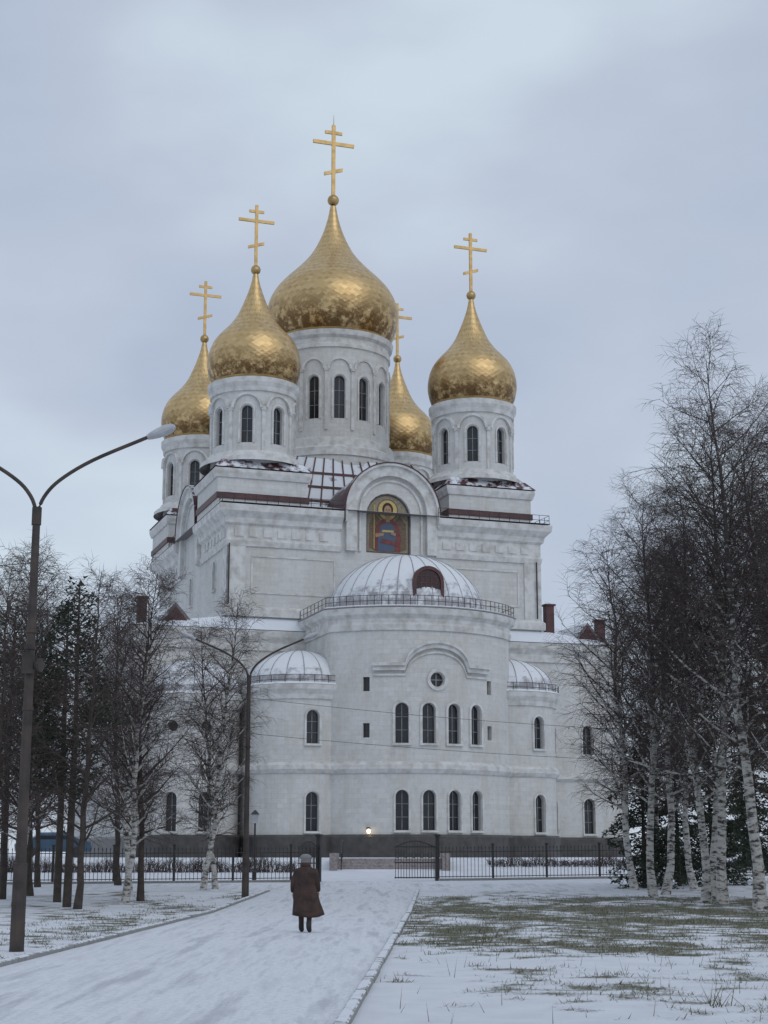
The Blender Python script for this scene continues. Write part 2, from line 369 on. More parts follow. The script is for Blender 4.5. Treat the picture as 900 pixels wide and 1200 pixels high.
for w0,w1,pr in ((.16,.36,.42),(-.12,.159,.26),(-.45,-.33,.12)):
    o=[];f=[]
    for i,(s,z) in enumerate(path):
        a=s/AR
        for (dz,rr) in ((w0,-.05),(w0,pr),(w1,pr),(w1,-.05)):
            o.append((UA+(AR+rr)*math.sin(a),yc-(AR+rr)*math.cos(a),z+dz))
    for i in range(len(path)-1):
        for j in range(3): f.append((i*4+j,(i+1)*4+j,(i+1)*4+j+1,i*4+j+1))
    f+=[(0,1,2,3),tuple(len(o)-4+j for j in(3,2,1,0))]
    trim.add(o,f)
hd=MB(); HR=5.3; hcx,hcy=UA+.15,-15.3
pf=[(HR*1.06,17.12),(HR*1.05,17.35),(HR,17.4)]+[(HR*math.cos(t),17.4+4.1*math.sin(t)) for t in [math.pi/2*i/14 for i in range(1,14)]]+[(.02,21.5)]
hd.rev(pf,hcx,hcy,64)
for i in range(0,28):
    a=2*math.pi*i/28
    hd.tube([(hcx+(HR+.0)*math.cos(t)*math.cos(a),hcy+(HR+.0)*math.cos(t)*math.sin(a),17.41+4.1*math.sin(t)) for t in [math.pi/2*k/12 for k in range(12)]],[.035]*12,4,4)
hd.prism([(hcx-HR,-12.4),(hcx-HR,-15.3),(hcx+HR,-15.3),(hcx+HR,-12.4)],17.1,17.5,0)
hd.sweep(mp,[(-.3,17.15),(.52,17.03),(.54,17.1),(.3,17.2),(-1.5,17.32)],mi=0)
da=-.05; dfr=(hcx+5.0*math.sin(da),hcy-5.0*math.cos(da),da)
hd.ext(arch(1.9,17.5,20.0),dfr,-2.6,0.0,1)
hd.ext(halfring(.82,1.05,18.95,14,drop=1.45),dfr,-.1,.14,1)
hd.ext(arch(1.6,17.7,19.75),dfr,.0,.05,5)
for s in(-.5,-.17,.17,.5): hd.ext([(s-.03,17.75),(s+.03,17.75),(s+.03,19.5),(s-.03,19.5)],dfr,.05,.08,1)
for zz in (18.3,18.85,19.3): hd.ext([(-.72,zz),(.72,zz),(.72,zz+.06),(-.72,zz+.06)],dfr,.052,.082,1)
hd.obj('apse_half_dome_roof',[M['domeroof'],M['maroonplain'],M['maroonplain'],M['glass'],M['seam'],simple('louvre_dark_red',(.045,.018,.018),(.025,.012,.013),4,.4)],cath)
TL,TR=-17.6+U0,17.6+U0
tc_=MB()
for xx in (11.9,14.8): 
    window((U0+xx,-12.8,0),.8,3.1,5.5,.1,tc_); window((U0+xx,-12.8,0),.75,8.6,10.6,.1,tc_)
solid('lower_tier_walls',[(TL,-12.8),(TR,-12.8),(TR,12.5),(TL,12.5)],1.4,16.2,tc_)
tpr=[(-.05,15.0),(.15,15.0),(.2,15.5),(.45,15.9),(.55,16.3),(-.05,16.4)]
trim.sweep([(TL,12.5),(TL,-12.8),(UA-AHW,-12.8)],tpr); trim.sweep([(UA+AHW,-12.8),(TR,-12.8),(TR,12.5)],tpr)
hip(TL-.5,TR+.5,-13.3,13,16.35,TL+5.5,TR-5.5,-12.6,10,17.2,1)
for sx in(-1,1):
    x=U0+sx*15.0
    roof.loft([(x-1.5,-12.9,16.3),(x+1.5,-12.9,16.3),(x,-12.9,18.0)],[(x-1.5,-8,16.3),(x+1.5,-8,16.3),(x,-8,18.0)],1)
    roof.loft([(x-1.1,-12.96,16.4),(x+1.1,-12.96,16.4),(x,-12.96,17.7)],[(x-1.1,-12.89,16.4),(x+1.1,-12.89,16.4),(x,-12.89,17.7)],2)
    for dx,dy,h in((16.9,-11.0,18.4),(12.4,-11.9,19.2)):
        if sx>0 or dx>15:
            roof.box(U0+sx*dx-.3,U0+sx*dx+.3,dy-.3,dy+.3,16.3,h,2); roof.box(U0+sx*dx-.4,U0+sx*dx+.4,dy-.4,dy+.4,h,h+.12,2)
for sx in(-1,1):
    for (ax,ay,ar,h,st) in ((7.3,-15.7,3.3,12.2,0),(13.9,-13.6,3.1,11.6,1)):
        if sx>0 and st==1: continue
        x=U0+sx*ax; sc_=MB()
        arcs=[(x+ar*math.sin(a),ay-ar*math.cos(a)) for a in np.linspace(-math.pi/2,math.pi/2,25)]
        poly=[(x-ar,-12.0)]+arcs+[(x+ar,-12.0)]; p2=[(x-ar,-12.9)]+arcs+[(x+ar,-12.9)]
        trim.sweep(p2,[(-.05,h-.9),(.1,h-.9),(.15,h-.6),(.35,h-.3),(.4,h),(-.05,h+.05)])
        trim.sweep(p2,[(-.05,6.62),(.1,6.67),(.26,6.9),(.26,7.15),(.08,7.3),(-.05,7.38)])
        pl.sweep(p2,[(-.05,1.35),(.22,1.35),(.22,2.75),(.1,2.88),(-.05,2.88)])
        for a in ((.0 if sx<0 else .3,) if st==0 else (-.6,.1)):
            f2=(x+ar*math.sin(a),ay-ar*math.cos(a),a)
            if st==0: window(f2,.8,8.5,10.6,.12,sc_)
            else:
                cc=[(.35*math.cos(2*math.pi*i/16),9.6+.35*math.sin(2*math.pi*i/16)) for i in range(16)]
                sc_.ext(cc,f2,-.38,.3); glass.ext(cc,f2,-.36,-.3)
            window(f2,.8,3.1,5.5,.1,sc_)
        solid('side_apse_walls',poly,1.45,h-.05,sc_)
        r2=ar+.4; HH=2.3
        prf=[(r2,h+.02),(r2-.1,h+.15)]+[((r2-.35)*math.cos(t),h+.2+HH*math.sin(t)) for t in [math.pi/2*k/8 for k in range(0,8)]]+[(.02,h+.2+HH)]
        roof.rev(prf,x,ay,40,3)
        hw=r2-.4
        roof.ext([(-hw,h),(hw,h)]+[(hw*math.cos(t),h+.2+HH*math.sin(t)) for t in [math.pi*k/14 for k in range(15)]],(x,ay,0),-(-12.85-ay),0,3)
        for i in range(18):
            a=2*math.pi*i/18
            roof.tube([(x+(r2-.33)*math.cos(t)*math.cos(a),ay+(r2-.33)*math.cos(t)*math.sin(a),h+.2+HH*math.sin(t)) for t in [math.pi/2*k/8 for k in range(8)]],[.03]*8,4,4)
pl.sweep([(TL,12.5),(TL,-12.8),(TR,-12.8),(TR,12.5)],[(-.05,1.3),(.25,1.3),(.25,2.7),(.1,2.85),(-.05,2.85)])
pl.obj('granite_plinth',[M['plinth']],cath)
trim.sweep([(TL,12.5),(TL,-12.8),(TR,-12.8),(TR,12.5)],[(-.05,6.6),(.24,6.85),(.24,7.1),(-.05,7.3)])
roof.obj('roofs',[M['maroon'],M['snowroof'],M['maroonplain'],M['domeroof'],M['seam']],cath)
trim.obj('mouldings',[M['trim']],cath)
glass.obj('window_glazing',[M['glass'],M['frame']],cath)
# railings
rail=MB()
def railing(path,z,h=.7,step=.8):
    for i in range(len(path)-1):
        a,b=path[i],path[i+1]; L=math.hypot(b[0]-a[0],b[1]-a[1]); n=max(1,round(L/step))
        for k in range(n):
            x=a[0]+(b[0]-a[0])*k/n; y=a[1]+(b[1]-a[1])*k/n; rail.tube([(x,y,z),(x,y,z+h)],[.022,.022],4)
        for zz in (z+h*.5,z+h): rail.tube([(a[0],a[1],zz),(b[0],b[1],zz)],[.018,.018],4)
def off(path,d):
    m=MB(); m.sweep(path,[(d,0),(d,0)]); return [(m.v[i*2][0],m.v[i*2][1]) for i in range(len(path))]
for sg in segs: railing(off(sg,.6),24.9)
railing(off(mp,.35),17.1)
for sx in(-1,1):
    x=U0+sx*7.3; railing([(x+3.6*math.sin(a),-15.7-3.6*math.cos(a)) for a in np.linspace(-math.pi/2,math.pi/2,13)],12.2,.6)
for (x,y,z0,z1) in ((XL+.02,YF-.24,18.1,22.2),(XR-.3,YF-.24,18.1,22.2)): rail.tube([(x,y,z0),(x,y,z1)],[.05,.05],6)
rail.obj('roof_railings',[M['iron']],cath)
# ---- icon mosaic
ic=MB(); I=(U0,YF+.25,0); mats=[simple('mosaic_ochre',(.30,.25,.15),(.16,.14,.10),9,.4),simple('mosaic_border',(.05,.05,.08),(.12,.09,.05),14,.4),simple('mosaic_halo',(.58,.42,.15),(.42,.3,.10),12,.35),
 simple('mosaic_skin',(.38,.24,.14),(.27,.16,.1),10,.5),simple('mosaic_hair',(.05,.025,.015),None,9),simple('mosaic_red',(.22,.04,.035),(.10,.03,.03),5,.5),simple('mosaic_blue',(.04,.085,.18),(.09,.10,.12),6,.5),simple('mosaic_wing',(.10,.06,.04),(.18,.12,.07),7,.5)]
def ell(cx,cz,rx,rz,n=20): return [(cx+rx*math.cos(2*math.pi*i/n),cz+rz*math.sin(2*math.pi*i/n)) for i in range(n)]
lay=[(arch(3.28,22.21,26.49,16),1),(arch(3.0,22.35,26.35,16),0),
 ([(-1.4,22.6),(-.9,22.4),(-.5,24.6),(-.9,25.0),(-1.35,24.4)],7),([(1.4,22.6),(.9,22.4),(.5,24.6),(.9,25.0),(1.35,24.4)],7),
 (ell(0,25.35,.78,.78,28),1),(ell(0,25.35,.7,.7,28),2),
 ([(-.95,22.4),(.9,22.4),(1.0,23.4),(.8,24.3),(.4,24.65),(-.4,24.65),(-.8,24.3),(-.95,23.4)],5),
 ([(-.75,22.4),(.45,22.4),(.6,23.5),(.5,24.2),(.0,24.5),(-.5,24.2),(-.7,23.3)],6),
 (ell(0,25.38,.4,.5),4),(ell(0,25.3,.27,.38),3),([(-.14,24.5),(.14,24.5),(.14,25.0),(-.14,25.0)],3),
 ([(-.6,23.0),(.9,22.75),(.95,23.0),(-.4,23.3)],5),([(-.9,23.35),(-.3,23.5),(-.3,23.7),(-.95,23.6)],3),
 ([(-.45,23.75),(.45,23.75),(.4,23.9),(-.4,23.9)],2),
 ([(-1.05,22.5),(-.99,22.5),(-.99,25.7),(-1.05,25.7)],2),([(.2,23.6),(.55,23.5),(.6,23.72),(.25,23.74)],3),
 (ell(-.1,25.36,.04,.025,8),4),(ell(.1,25.36,.04,.025,8),4),([(-.07,25.1),(.07,25.1),(.06,25.13),(-.06,25.13)],5)]
for i,(p,mi) in enumerate(lay): ic.ext(p,I,-.05,.01+.006*i,mi)
ic.obj('mosaic_icon',mats,cath)
# ---------------------------------------------------------------- terrain
def tz(y): return float(np.interp(y,[-50,48,59,76,84,89,2000],[0,0,.18,.5,.85,TZ,TZ]))
def pl_l(y): return -5.75+(y-25)*.034
def pl_r(y): return -.45+(y-17)*.036
def fb(x,y,s,o=4):
    return noise.fractal(Vector((x*s,y*s,3.1)),1.0,2.0,o)
def gmask(x,y):
    r=x-pl_r(y)
    if r>0.1:
        b=np.interp(y,[14,20,26,32,40,52,58,62,66],[-.18,-.12,-.10,.06,.26,.26,.14,-.2,-.6])
        b+=np.interp(r,[0,1.5,3],[-.25,-.08,0])
    elif x<pl_l(y)-.3: b=np.interp(y,[14,30,50,62,66],[-.2,-.12,-.08,-.2,-.6])
    else: return 0.
    v=fb(x,y*.6,.35)*.5+fb(x,y,1.7,3)*.6+b
    return max(0,min(1,.5+v*1.3))
xs=sorted(set([round(v,2) for v in list(np.arange(-12,24,.14))+[-600,-300,-150,-80,-50,-35,-25,-20,-16,27,32,40,60,90,150,300,600]]))
ys=sorted(set([round(v,2) for v in list(np.arange(12,66,.16))+list(np.arange(66,92,1.0))+[-60,-20,0,6,100,130,200,400,900,2500]]))
V=[];gm=[]
for y in ys:
    for x in xs:
        V.append((x,y,tz(y)+ (0.03*fb(x,y,.5,2) if 12<y<64 and (x>pl_r(y)+.4 or x<pl_l(y)-.4) else 0))); gm.append(gmask(x,y) if 12<y<66 and -16<x<30 else 0)
nx=len(xs); Fc=[(j*nx+i,j*nx+i+1,(j+1)*nx+i+1,(j+1)*nx+i) for j in range(len(ys)-1) for i in range(nx-1)]
me=bpy.data.meshes.new('ground'); me.from_pydata(V,[],Fc); at=me.attributes.new('grass','FLOAT','POINT'); at.data.foreach_set('value',gm)
me.polygons.foreach_set('use_smooth',[True]*len(Fc))
m,nt,b=newmat('snowy_lawn'); b.inputs['Roughness'].default_value=.85
g=N(nt,'ShaderNodeAttribute',attribute_name='grass'); fn=noi(nt,14,7,rough=.8); fn2=noi(nt,1.2,6,rough=.7)
ad=N(nt,'ShaderNodeMath',operation='MULTIPLY_ADD'); nt.links.new(fn,ad.inputs[0]); ad.inputs[1].default_value=2.6; ad.inputs[2].default_value=-1.3
ad2=N(nt,'ShaderNodeMath',operation='ADD'); nt.links.new(ad.outputs[0],ad2.inputs[0]); nt.links.new(g.outputs['Fac'],ad2.inputs[1])
k=ramp(nt,ad2.outputs[0],[(.45,0.0),(.8,.95)])
gc=ramp(nt,fn2,[(.38,(.07,.09,.04)),(.52,(.12,.105,.06)),(.62,(.06,.08,.035))])
sn=ramp(nt,noi(nt,1.5,5),[(.3,(.74,.76,.80)),(.7,(.64,.66,.71))])
nt.links.new(mixc(nt,k,sn,gc),b.inputs['Base Color']); bump(nt,b,fn,.5,.04)
me.materials.append(m); go=bpy.data.objects.new('ground',me); C.objects.link(go)
p=MB(); yy=list(np.arange(2,76,1.0)); 
for a,b_ in zip(yy[:-1],yy[1:]):
    p.add([(pl_l(a),a,tz(a)+.006),(pl_r(a),a,tz(a)+.006),(pl_r(b_),b_,tz(b_)+.006),(pl_l(b_),b_,tz(b_)+.006)],[(0,1,2,3)])
for a,b_ in zip(range(64,72),range(65,73)):
    for s in (-1,1):
        x0,x1=(pl_r(a),40) if s>0 else (-60,pl_l(a))
        p.add([(x0,a,tz(a)+.006),(x1,a,tz(a)+.006),(x1,b_,tz(b_)+.006),(x0,b_,tz(b_)+.006)],[(0,1,2,3)])
m,nt,b=newmat('trodden_snow'); b.inputs['Roughness'].default_value=.7
f1=noi(nt,2.4,7,sc=(1,.08,1),rough=.65); f2=noi(nt,11,7,rough=.78)
a=ramp(nt,f1,[(.34,(.60,.62,.66)),(.5,(.76,.78,.82)),(.64,(.52,.54,.58))])
a=mixc(nt,ramp(nt,f2,[(.48,0.0),(.72,.6)]),a,(.33,.34,.37))
nt.links.new(a,b.inputs['Base Color']); bump(nt,b,f2,.5,.03)
p.obj('path',[m],fix=False)
kb=MB()
for side in(0,1):
    for i in range(0,30):
        y0=4+i*2.0; y1=y0+1.97
        if y1>64: break
        fx=pl_l if side==0 else pl_r; s=-1 if side==0 else 1
        j=R.uniform(-.012,.012)
        q=lambda y,o,z:(fx(y)+s*o+j,y,tz(y)+z+j)
        h=.07
        kb.loft([q(y0,0,-.05),q(y0,.14,-.05),q(y0,.14,h),q(y0,.12,h+.015),q(y0,.02,h+.015),q(y0,0,h)],[q(y1,0,-.05),q(y1,.14,-.05),q(y1,.14,h),q(y1,.12,h+.015),q(y1,.02,h+.015),q(y1,0,h)])
kb.obj('kerb',[M['concrete']])
gb=MB()
cnt=0; V=[];Fq=[]
while cnt<34000:
    y=R.uniform(14,60); x=R.uniform(-9,4+.3*y) 
    y=14+(y-14)*R.random()**.4 if R.random()<.4 else y
    g_=gmask(x,y)
    if g_<.38 or R.random()>g_: continue
    h=R.uniform(.02,.08)*(1.6 if R.random()<.05 else 1); a=R.uniform(0,6.28); lx,ly=R.uniform(-.06,.06),R.uniform(-.06,.06); w=.005+.00008*y
    z=tz(y); n=len(V); V+= [(x-w*math.cos(a),y-w*math.sin(a),z),(x+w*math.cos(a),y+w*math.sin(a),z),(x+lx,y+ly,z+h)]; Fq.append((n,n+1,n+2)); cnt+=1
for i in range(160):
    y=R.uniform(15,30); x=R.uniform(pl_r(y)+.5,9); h=R.uniform(.08,.3); z=tz(y); w=.004; n=len(V)
    V+=[(x-w,y,z),(x+w,y,z),(x+R.uniform(-.08,.08),y+R.uniform(-.08,.08),z+h)]; Fq.append((n,n+1,n+2))
for cx_,cy_,n_ in ((3.7,18.6,16),(1.0,31,20),(1.9,32,26),(5.2,20,12)):
    for i in range(n_):
        x=cx_+R.gauss(0,.12);y=cy_+R.gauss(0,.12);h=R.uniform(.1,.35);w=.006;n=len(V);z=tz(y)
        V+=[(x-w,y,z),(x+w,y,z),(x+R.gauss(0,.12),y+R.gauss(0,.1),z+h)]; Fq.append((n,n+1,n+2))
gb.v=V; gb.f=Fq; gb.m=[0]*len(Fq)
gb.obj('lawn_grass',[simple('dry_grass',(.075,.09,.04),(.16,.13,.075),1.5,.9)],fix=False)
# ---------------------------------------------------------------- trees
barkm,nt,b=newmat('birch_bark'); b.inputs['Roughness'].default_value=.8
f=noi(nt,2.6,5,sc=(1,1,3.0),rough=.75); sp=N(nt,'ShaderNodeSeparateXYZ'); tc=N(nt,'ShaderNodeTexCoord'); nt.links.new(tc.outputs['Object'],sp.inputs[0])
mr=N(nt,'ShaderNodeMapRange'); nt.links.new(sp.outputs[2],mr.inputs[0]); mr.inputs[1].default_value=5.0; mr.inputs[2].default_value=12; mr.inputs[3].default_value=0.02; mr.inputs[4].default_value=.17
ad=N(nt,'ShaderNodeMath',operation='ADD'); nt.links.new(f,ad.inputs[0]); nt.links.new(mr.outputs[0],ad.inputs[1])
nt.links.new(ramp(nt,ad.outputs[0],[(.48,(.50,.49,.46)),(.55,(.30,.285,.27)),(.59,(.05,.045,.04))]),b.inputs['Base Color'])
twig=simple('birch_twigs',(.085,.062,.055),(.052,.04,.038),1,.9)
darkbark=simple('dark_bark',(.07,.055,.045),(.04,.032,.028),5,.9,bs=.4)
def birch(seed,H,dens=1.0,bark=0,wide=1.0,t0=.14,lv=2):
    r=random.Random(seed); mb=MB()
    lean=(r.uniform(-.05,.05),r.uniform(-.05,.05)); K=14; tp=[]; x=y=0
    for i in range(K+1):
        t=i/K; x+=lean[0]*H/K+r.uniform(-.11,.11); y+=lean[1]*H/K+r.uniform(-.11,.11); tp.append(Vector((x,y,t*H)))
    tp[0]=Vector((0,0,-.15)); r0=H*.0108
    tr=[max(.012,r0*(1-i/K)**.85) for i in range(K+1)]; tr[0]*=1.35
    mb.tube(tp,tr,8,0)
    def at(t):
        f=t*K; i=min(K-1,int(f)); return tp[i].lerp(tp[i+1],f-i), tr[i]+(tr[i+1]-tr[i])*(f-i)
    def branch(p,d,L,r0,lev):
        n=5 if lev<2 else 3; pts=[p.copy()]; q=p.copy(); d=d.normalized()
        for k in range(n):
            d=(d+Vector((r.uniform(-.18,.18),r.uniform(-.18,.18),r.uniform(-.14,.14)+(.08 if lev==0 else (-.03 if lev==1 else -.16))))).normalized()
            q=q+d*(L/n); pts.append(q.copy())
        mb.tube(pts,[r0*(1-.8*k/n) for k in range(n+1)],4 if lev==0 else 3,1 if lev else (1 if r0<.03 else 0))
        if lev>=lv: return
        m=int((11 if lev==0 else 9)*dens*(.55+.45*min(1,L/2)))
        for k in range(m):
            t=(k+r.random())/m*.85+.15; f=t*n; i=min(n-1,int(f)); b_=pts[i].lerp(pts[i+1],f-i); dd=(pts[i+1]-pts[i]).normalized()
            s=Vector((r.uniform(-1,1),r.uniform(-1,1),r.uniform(-.6,.6))); s=(s-dd*s.dot(dd)).normalized()
            branch(b_,dd*.7+s*.75,L*(r.uniform(.35,.5) if lev==0 else r.uniform(.4,.65))*(1.1-.5*t)+.18,max(.0065,r0*.42*(1-.5*t)),lev+1)
    n=int(52*dens*(1-t0)/.86)
    for k in range(n):
        t=t0+(.98-t0)*((k+r.random())/n); p_,rr=at(t); a=k*2.4+r.uniform(-.5,.5)
        el=r.uniform(.5,1.0) if t>.35 else r.uniform(.3,.8)
        L=H*(.07+.22*(1-t)**.75)*r.uniform(.65,1.2)*(1 if t>.35 else .75)*wide
        branch(p_,Vector((math.cos(a)*math.cos(el),math.sin(a)*math.cos(el),math.sin(el))),L,min(.045,rr*.5+.006),0)
    return mb.mesh('birch_mesh',[barkm if not bark else darkbark,twig],fix=False)
BM=[birch(11,17.5,1.1,0,1.15,.22),birch(23,15.5,1.1,0,1.2,.22),birch(5,13,1.05,0,1.2,.2),birch(42,11.5,1.0,0,1,.16),birch(77,11.5,.95,1,1,.16)]
FAR=[birch(301,12,.7,1,1.1,.12,1),birch(302,13,.7,1,1.1,.12,1)]
def place(mesh,name,x,y,rz,s=1,tilt=(0,0),parent=None):
    o=bpy.data.objects.new(name,mesh); o.location=(x,y,tz(y)); o.rotation_euler=(tilt[0],tilt[1],rz); o.scale=(s,s,s); C.objects.link(o)
    if parent: o.parent=parent
    return o
for i,x,y,rz,s,tl in [(0,11.5,50.5,.3,1.0,(0,-.04)),(1,11.0,53.5,1.9,1.02,(0,-.13)),(0,11.4,57,3.4,.9,(0,-.08)),(1,9.5,58,2.6,.92,(0,-.07)),
   (1,13.0,52,4.2,1.05,(0,-.15)),(0,13.3,55,5.1,.95,(0,-.05)),(2,12.1,64,1.2,1.0,(0,-.04)),(2,14.6,60,.2,1.15,(0,0)),(1,12.6,48,2.2,.95,(0,-.08)),(2,10.4,61,4.4,1.08,(0,-.12)),(1,10.6,54.4,5.6,.9,(0,-.09)),(2,9.9,65,.8,1.05,(0,-.08)),(2,11.2,68,2.9,1.1,(0,-.1))]:
    place(BM[i],'birch_tree',x,y,rz,s,tl)
for i,x,y,rz,s,tl in [(3,-8.55,54.5,.4,.95,(0,.02)),(4,-8.2,55.5,2.1,.95,(0,0)),(3,-7.15,65,1.3,1.0,(0,.02)),(3,-6.75,66,4.3,.92,(0,-.03)),(4,-9.3,50,3.3,.9,(0,0)),
   (4,-11.6,52,5.0,1.0,(0,0)),(3,-12.4,56,2.6,.95,(0,0)),(4,-12.9,60,.9,1.1,(0,0)),(3,-15.5,66,3.9,1.05,(0,0)),(4,-14.3,68,1.4,1,(0,0)),(3,-9.9,64,5.5,1.0,(0,0)),(4,-11.3,70,.5,1.1,(0,0)),(4,-12.2,50,4.1,.92,(0,0))]:
    place(BM[i],'birch_tree' if i==3 else 'bare_tree',x,y,rz,s,tl)
needle=simple('conifer_needles',(.018,.030,.018),(.036,.05,.03),.9,.9)
def conifer(seed,H,base,wid,pine=False,dn=1):
    r=random.Random(seed); mb=MB()
    mb.tube([(0,0,-.1),(.05,0,H*.5),(0,.03,H)],[H*.014,H*.009,.02],7,0)
    n=int(H*(13 if not pine else 6))
    for k in range(n):
        t=base+(1-base)*(k+r.random())/n; a=r.uniform(0,6.28)
        L=wid*((1-t)**.8+.06)*r.uniform(.7,1.1) if not pine else wid*(math.sin(math.pi*min(1,(t-base)/(1-base)*.8+.2))**.7)*r.uniform(.5,1.1)
        el=-.25+.5*t if not pine else .35
        d=Vector((math.cos(a)*math.cos(el),math.sin(a)*math.cos(el),math.sin(el))); p0=Vector((0,0,t*H)); pts=[p0+d*L*u+Vector((0,0,-.12*L*u*u if not pine else .1*u)) for u in(0,.33,.66,1)]
        mb.tube(pts,[.03,.02,.015,.006],3,0)
        side=Vector((-d.y,d.x,0))
        for q in range(int((52 if not pine else 34)*L)+12):
            u=r.random()**.7 if not pine else r.uniform(.4,1); c=p0+d*L*u+Vector((0,0,-.12*L*u*u)); w=(1-u*.6)*.42*L*.6+.1
            if pine: w=.35
            c=c+side*r.uniform(-w,w)+Vector((0,0,r.uniform(-.16,.08) if not pine else r.uniform(-.2,.25)))
            e=Vector((r.uniform(-1,1),r.uniform(-1,1),r.uniform(-.7,.5))).normalized()*r.uniform(.1,.24); g=Vector((r.uniform(-1,1),r.uniform(-1,1),r.uniform(-1,1))).normalized()*.05
            mb.add([c-g,c+g,c+e],[(0,1,2)],1)
    return mb.mesh('conifer_mesh',[darkbark,needle],fix=False)
SP=conifer(3,7.2,.05,2.3); SP2=conifer(8,9.5,.08,2.2); PN=conifer(6,10.2,.32,1.7,True)
for ms,nm,x,y,rz,s in [(SP,'spruce_tree',10.6,67,.3,.98),(SP,'spruce_tree',12.4,69,2.3,.95),(SP2,'spruce_tree',16.8,74,1.1,1),(SP,'spruce_tree',14.2,71,4.1,.95),(PN,'pine_tree',-9.9,51.5,.2,1),(PN,'pine_tree',-10.9,55,1.8,1),(PN,'pine_tree',-13.2,57,3.0,1)]:
    place(ms,nm,x,y,rz,s)
dt=empty('distant_trees')
rr=random.Random(99)
for i in range(90):
    side=-1 if i%2 else 1
    y=rr.uniform(105,190); x=side*(rr.uniform(.25,.62)*y)+(-2 if side<0 else 4)
    if i%5==0: ms=SP2
    else: ms=FAR[rr.choice([0,1])]
    place(ms,'tree_part',x,y,rr.uniform(0,6),rr.uniform(.8,1.15)*(.95),parent=dt)
for i in range(22):
    side=-1 if i%2 else 1
    place(FAR[i%2] if i%4 else SP,'tree_part',side*rr.uniform(18.5,36),rr.uniform(80,92),rr.uniform(0,6),rr.uniform(.7,1.0),parent=dt)
# ---------------------------------------------------------------- fence, gate, stairs
def fy(x): return 75+.25*x
def fence(name,x0,x1):
    e=empty(name); mb=MB(); L=x1-x0; n=int(L/.17)
    for i in range(n+1):
        x=x0+L*i/n; y=fy(x); z=tz(y)
        if i%15==0:
            mb.box(x-.05,x+.05,y-.05,y+.05,z-.1,z+1.6); mb.box(x-.075,x+.075,y-.075,y+.075,z+1.6,z+1.67)
        else:
            mb.box(x-.011,x+.011,y-.011,y+.011,z+.12,z+1.45); mb.loft([(x-.03,y-.01,z+1.45),(x+.03,y-.01,z+1.45),(x+.03,y+.01,z+1.45),(x-.03,y+.01,z+1.45)],[(x-.002,y-.002,z+1.56),(x+.002,y-.002,z+1.56),(x+.002,y+.002,z+1.56),(x-.002,y+.002,z+1.56)])
    k=max(1,int(L/2))
    for i in range(k):
        a,b_=x0+L*i/k,x0+L*(i+1)/k
        for h in(.18,1.3): mb.tube([(a,fy(a),tz(fy(a))+h),(b_,fy(b_),tz(fy(b_))+h)],[.018,.018],4)
    mb.obj('railing',[M['iron']],e)
    lw=MB()
    for i in range(k):
        a,b_=x0+L*i/k,x0+L*(i+1)/k
        q=lambda x,d,h:(x,fy(x)+d,tz(fy(x))+h)
        lw.loft([q(a,-.12,-.1),q(a,.12,-.1),q(a,.12,.1),q(a,-.12,.1)],[q(b_,-.12,-.1),q(b_,.12,-.1),q(b_,.12,.1),q(b_,-.12,.1)])
    lw.obj('footing',[M['concrete']],e)
fence('iron_fence',-45,-3.0); fence('iron_fence',2.5,45)
def gate(name,x,y,ang,W=2.0):
    e=empty(name,(x,y,tz(y)),ang); mb=MB()
    mb.box(-.09,.09,-.09,.09,-.1,2.0); mb.box(-.13,.13,-.13,.13,2.0,2.1)
    for h in(.12,.8,1.5): mb.box(.1,W,-.02,.02,h,h+.05)
    for i in range(15):
        u=.15+(W-.2)*i/14; mb.box(u-.012,u+.012,-.012,.012,.1,1.5+.3*math.sin(math.pi*i/14))
    for i in range(12):
        u0=.1+(W-.1)*i/12;u1=.1+(W-.1)*(i+1)/12; mb.tube([(u0,0,1.5+.3*math.sin(math.pi*i/12)),(u1,0,1.5+.3*math.sin(math.pi*(i+1)/12))],[.025,.025],4)
    for i in range(5):
        cx_=.35+i*(W-.5)/4; mb.tube([(cx_+.12*math.cos(a),0,1.15+.12*math.sin(a)) for a in [2*math.pi*k/12 for k in range(13)]],[.012]*13,4)
    mb.obj('leaf',[M['iron']],e)
gate('iron_gate',-2.95,fy(-2.95),math.radians(-115)); gate('iron_gate',2.45,fy(2.45),math.radians(190))
st=empty('entrance_stairs',(0.3,84.5,0)); sm=MB()
for i in range(5): sm.box(-2.7,2.7,i*.35-.2,3.2,.6+.0,.86+i*.155)
for s in(-1,1): sm.box(s*2.9-.2,s*2.9+.2,-.4,3.2,.5,1.75)
sm.obj('steps',[snowy('stair_granite',(.2,.16,.155),(.36,.33,.32),.38,3)],st)
hr=MB()
for s in(-2.5,2.5):
    hr.tube([(s,-.1,1.7),(s,1.6,2.4),(s,3,2.4)],[.03]*3,5)
    for yy_,zz in((-.1,.8),(.8,1.3),(1.6,1.5),(3,1.5)): hr.tube([(s,yy_,zz),(s,yy_,2.05 if yy_==.8 else (1.7 if yy_<0 else 2.4))],[.025]*2,4)
hr.obj('handrail',[M['iron']],st)
def shrub(name,x0,x1,y,h,seed):
    r=random.Random(seed); mb=MB()
    for i in range(int((x1-x0)*110)):
        x=r.uniform(x0,x1); yy_=y+r.uniform(-.6,.6); z=tz(yy_); hh=h*r.uniform(.5,1.0)*(.5+1.2*abs(fb(x,0,.4,2)))
        mb.tube([(x,yy_,z),(x+r.uniform(-.15,.15),yy_+r.uniform(-.15,.15),z+hh*.6),(x+r.uniform(-.3,.3),yy_+r.uniform(-.3,.3),z+hh)],[.012,.01,.004],3)
    mb.obj(name,[twig],fix=False)
shrub('hedge',-34,-4.5,83,1.0,1); shrub('hedge',5.5,30,86,.6,2)
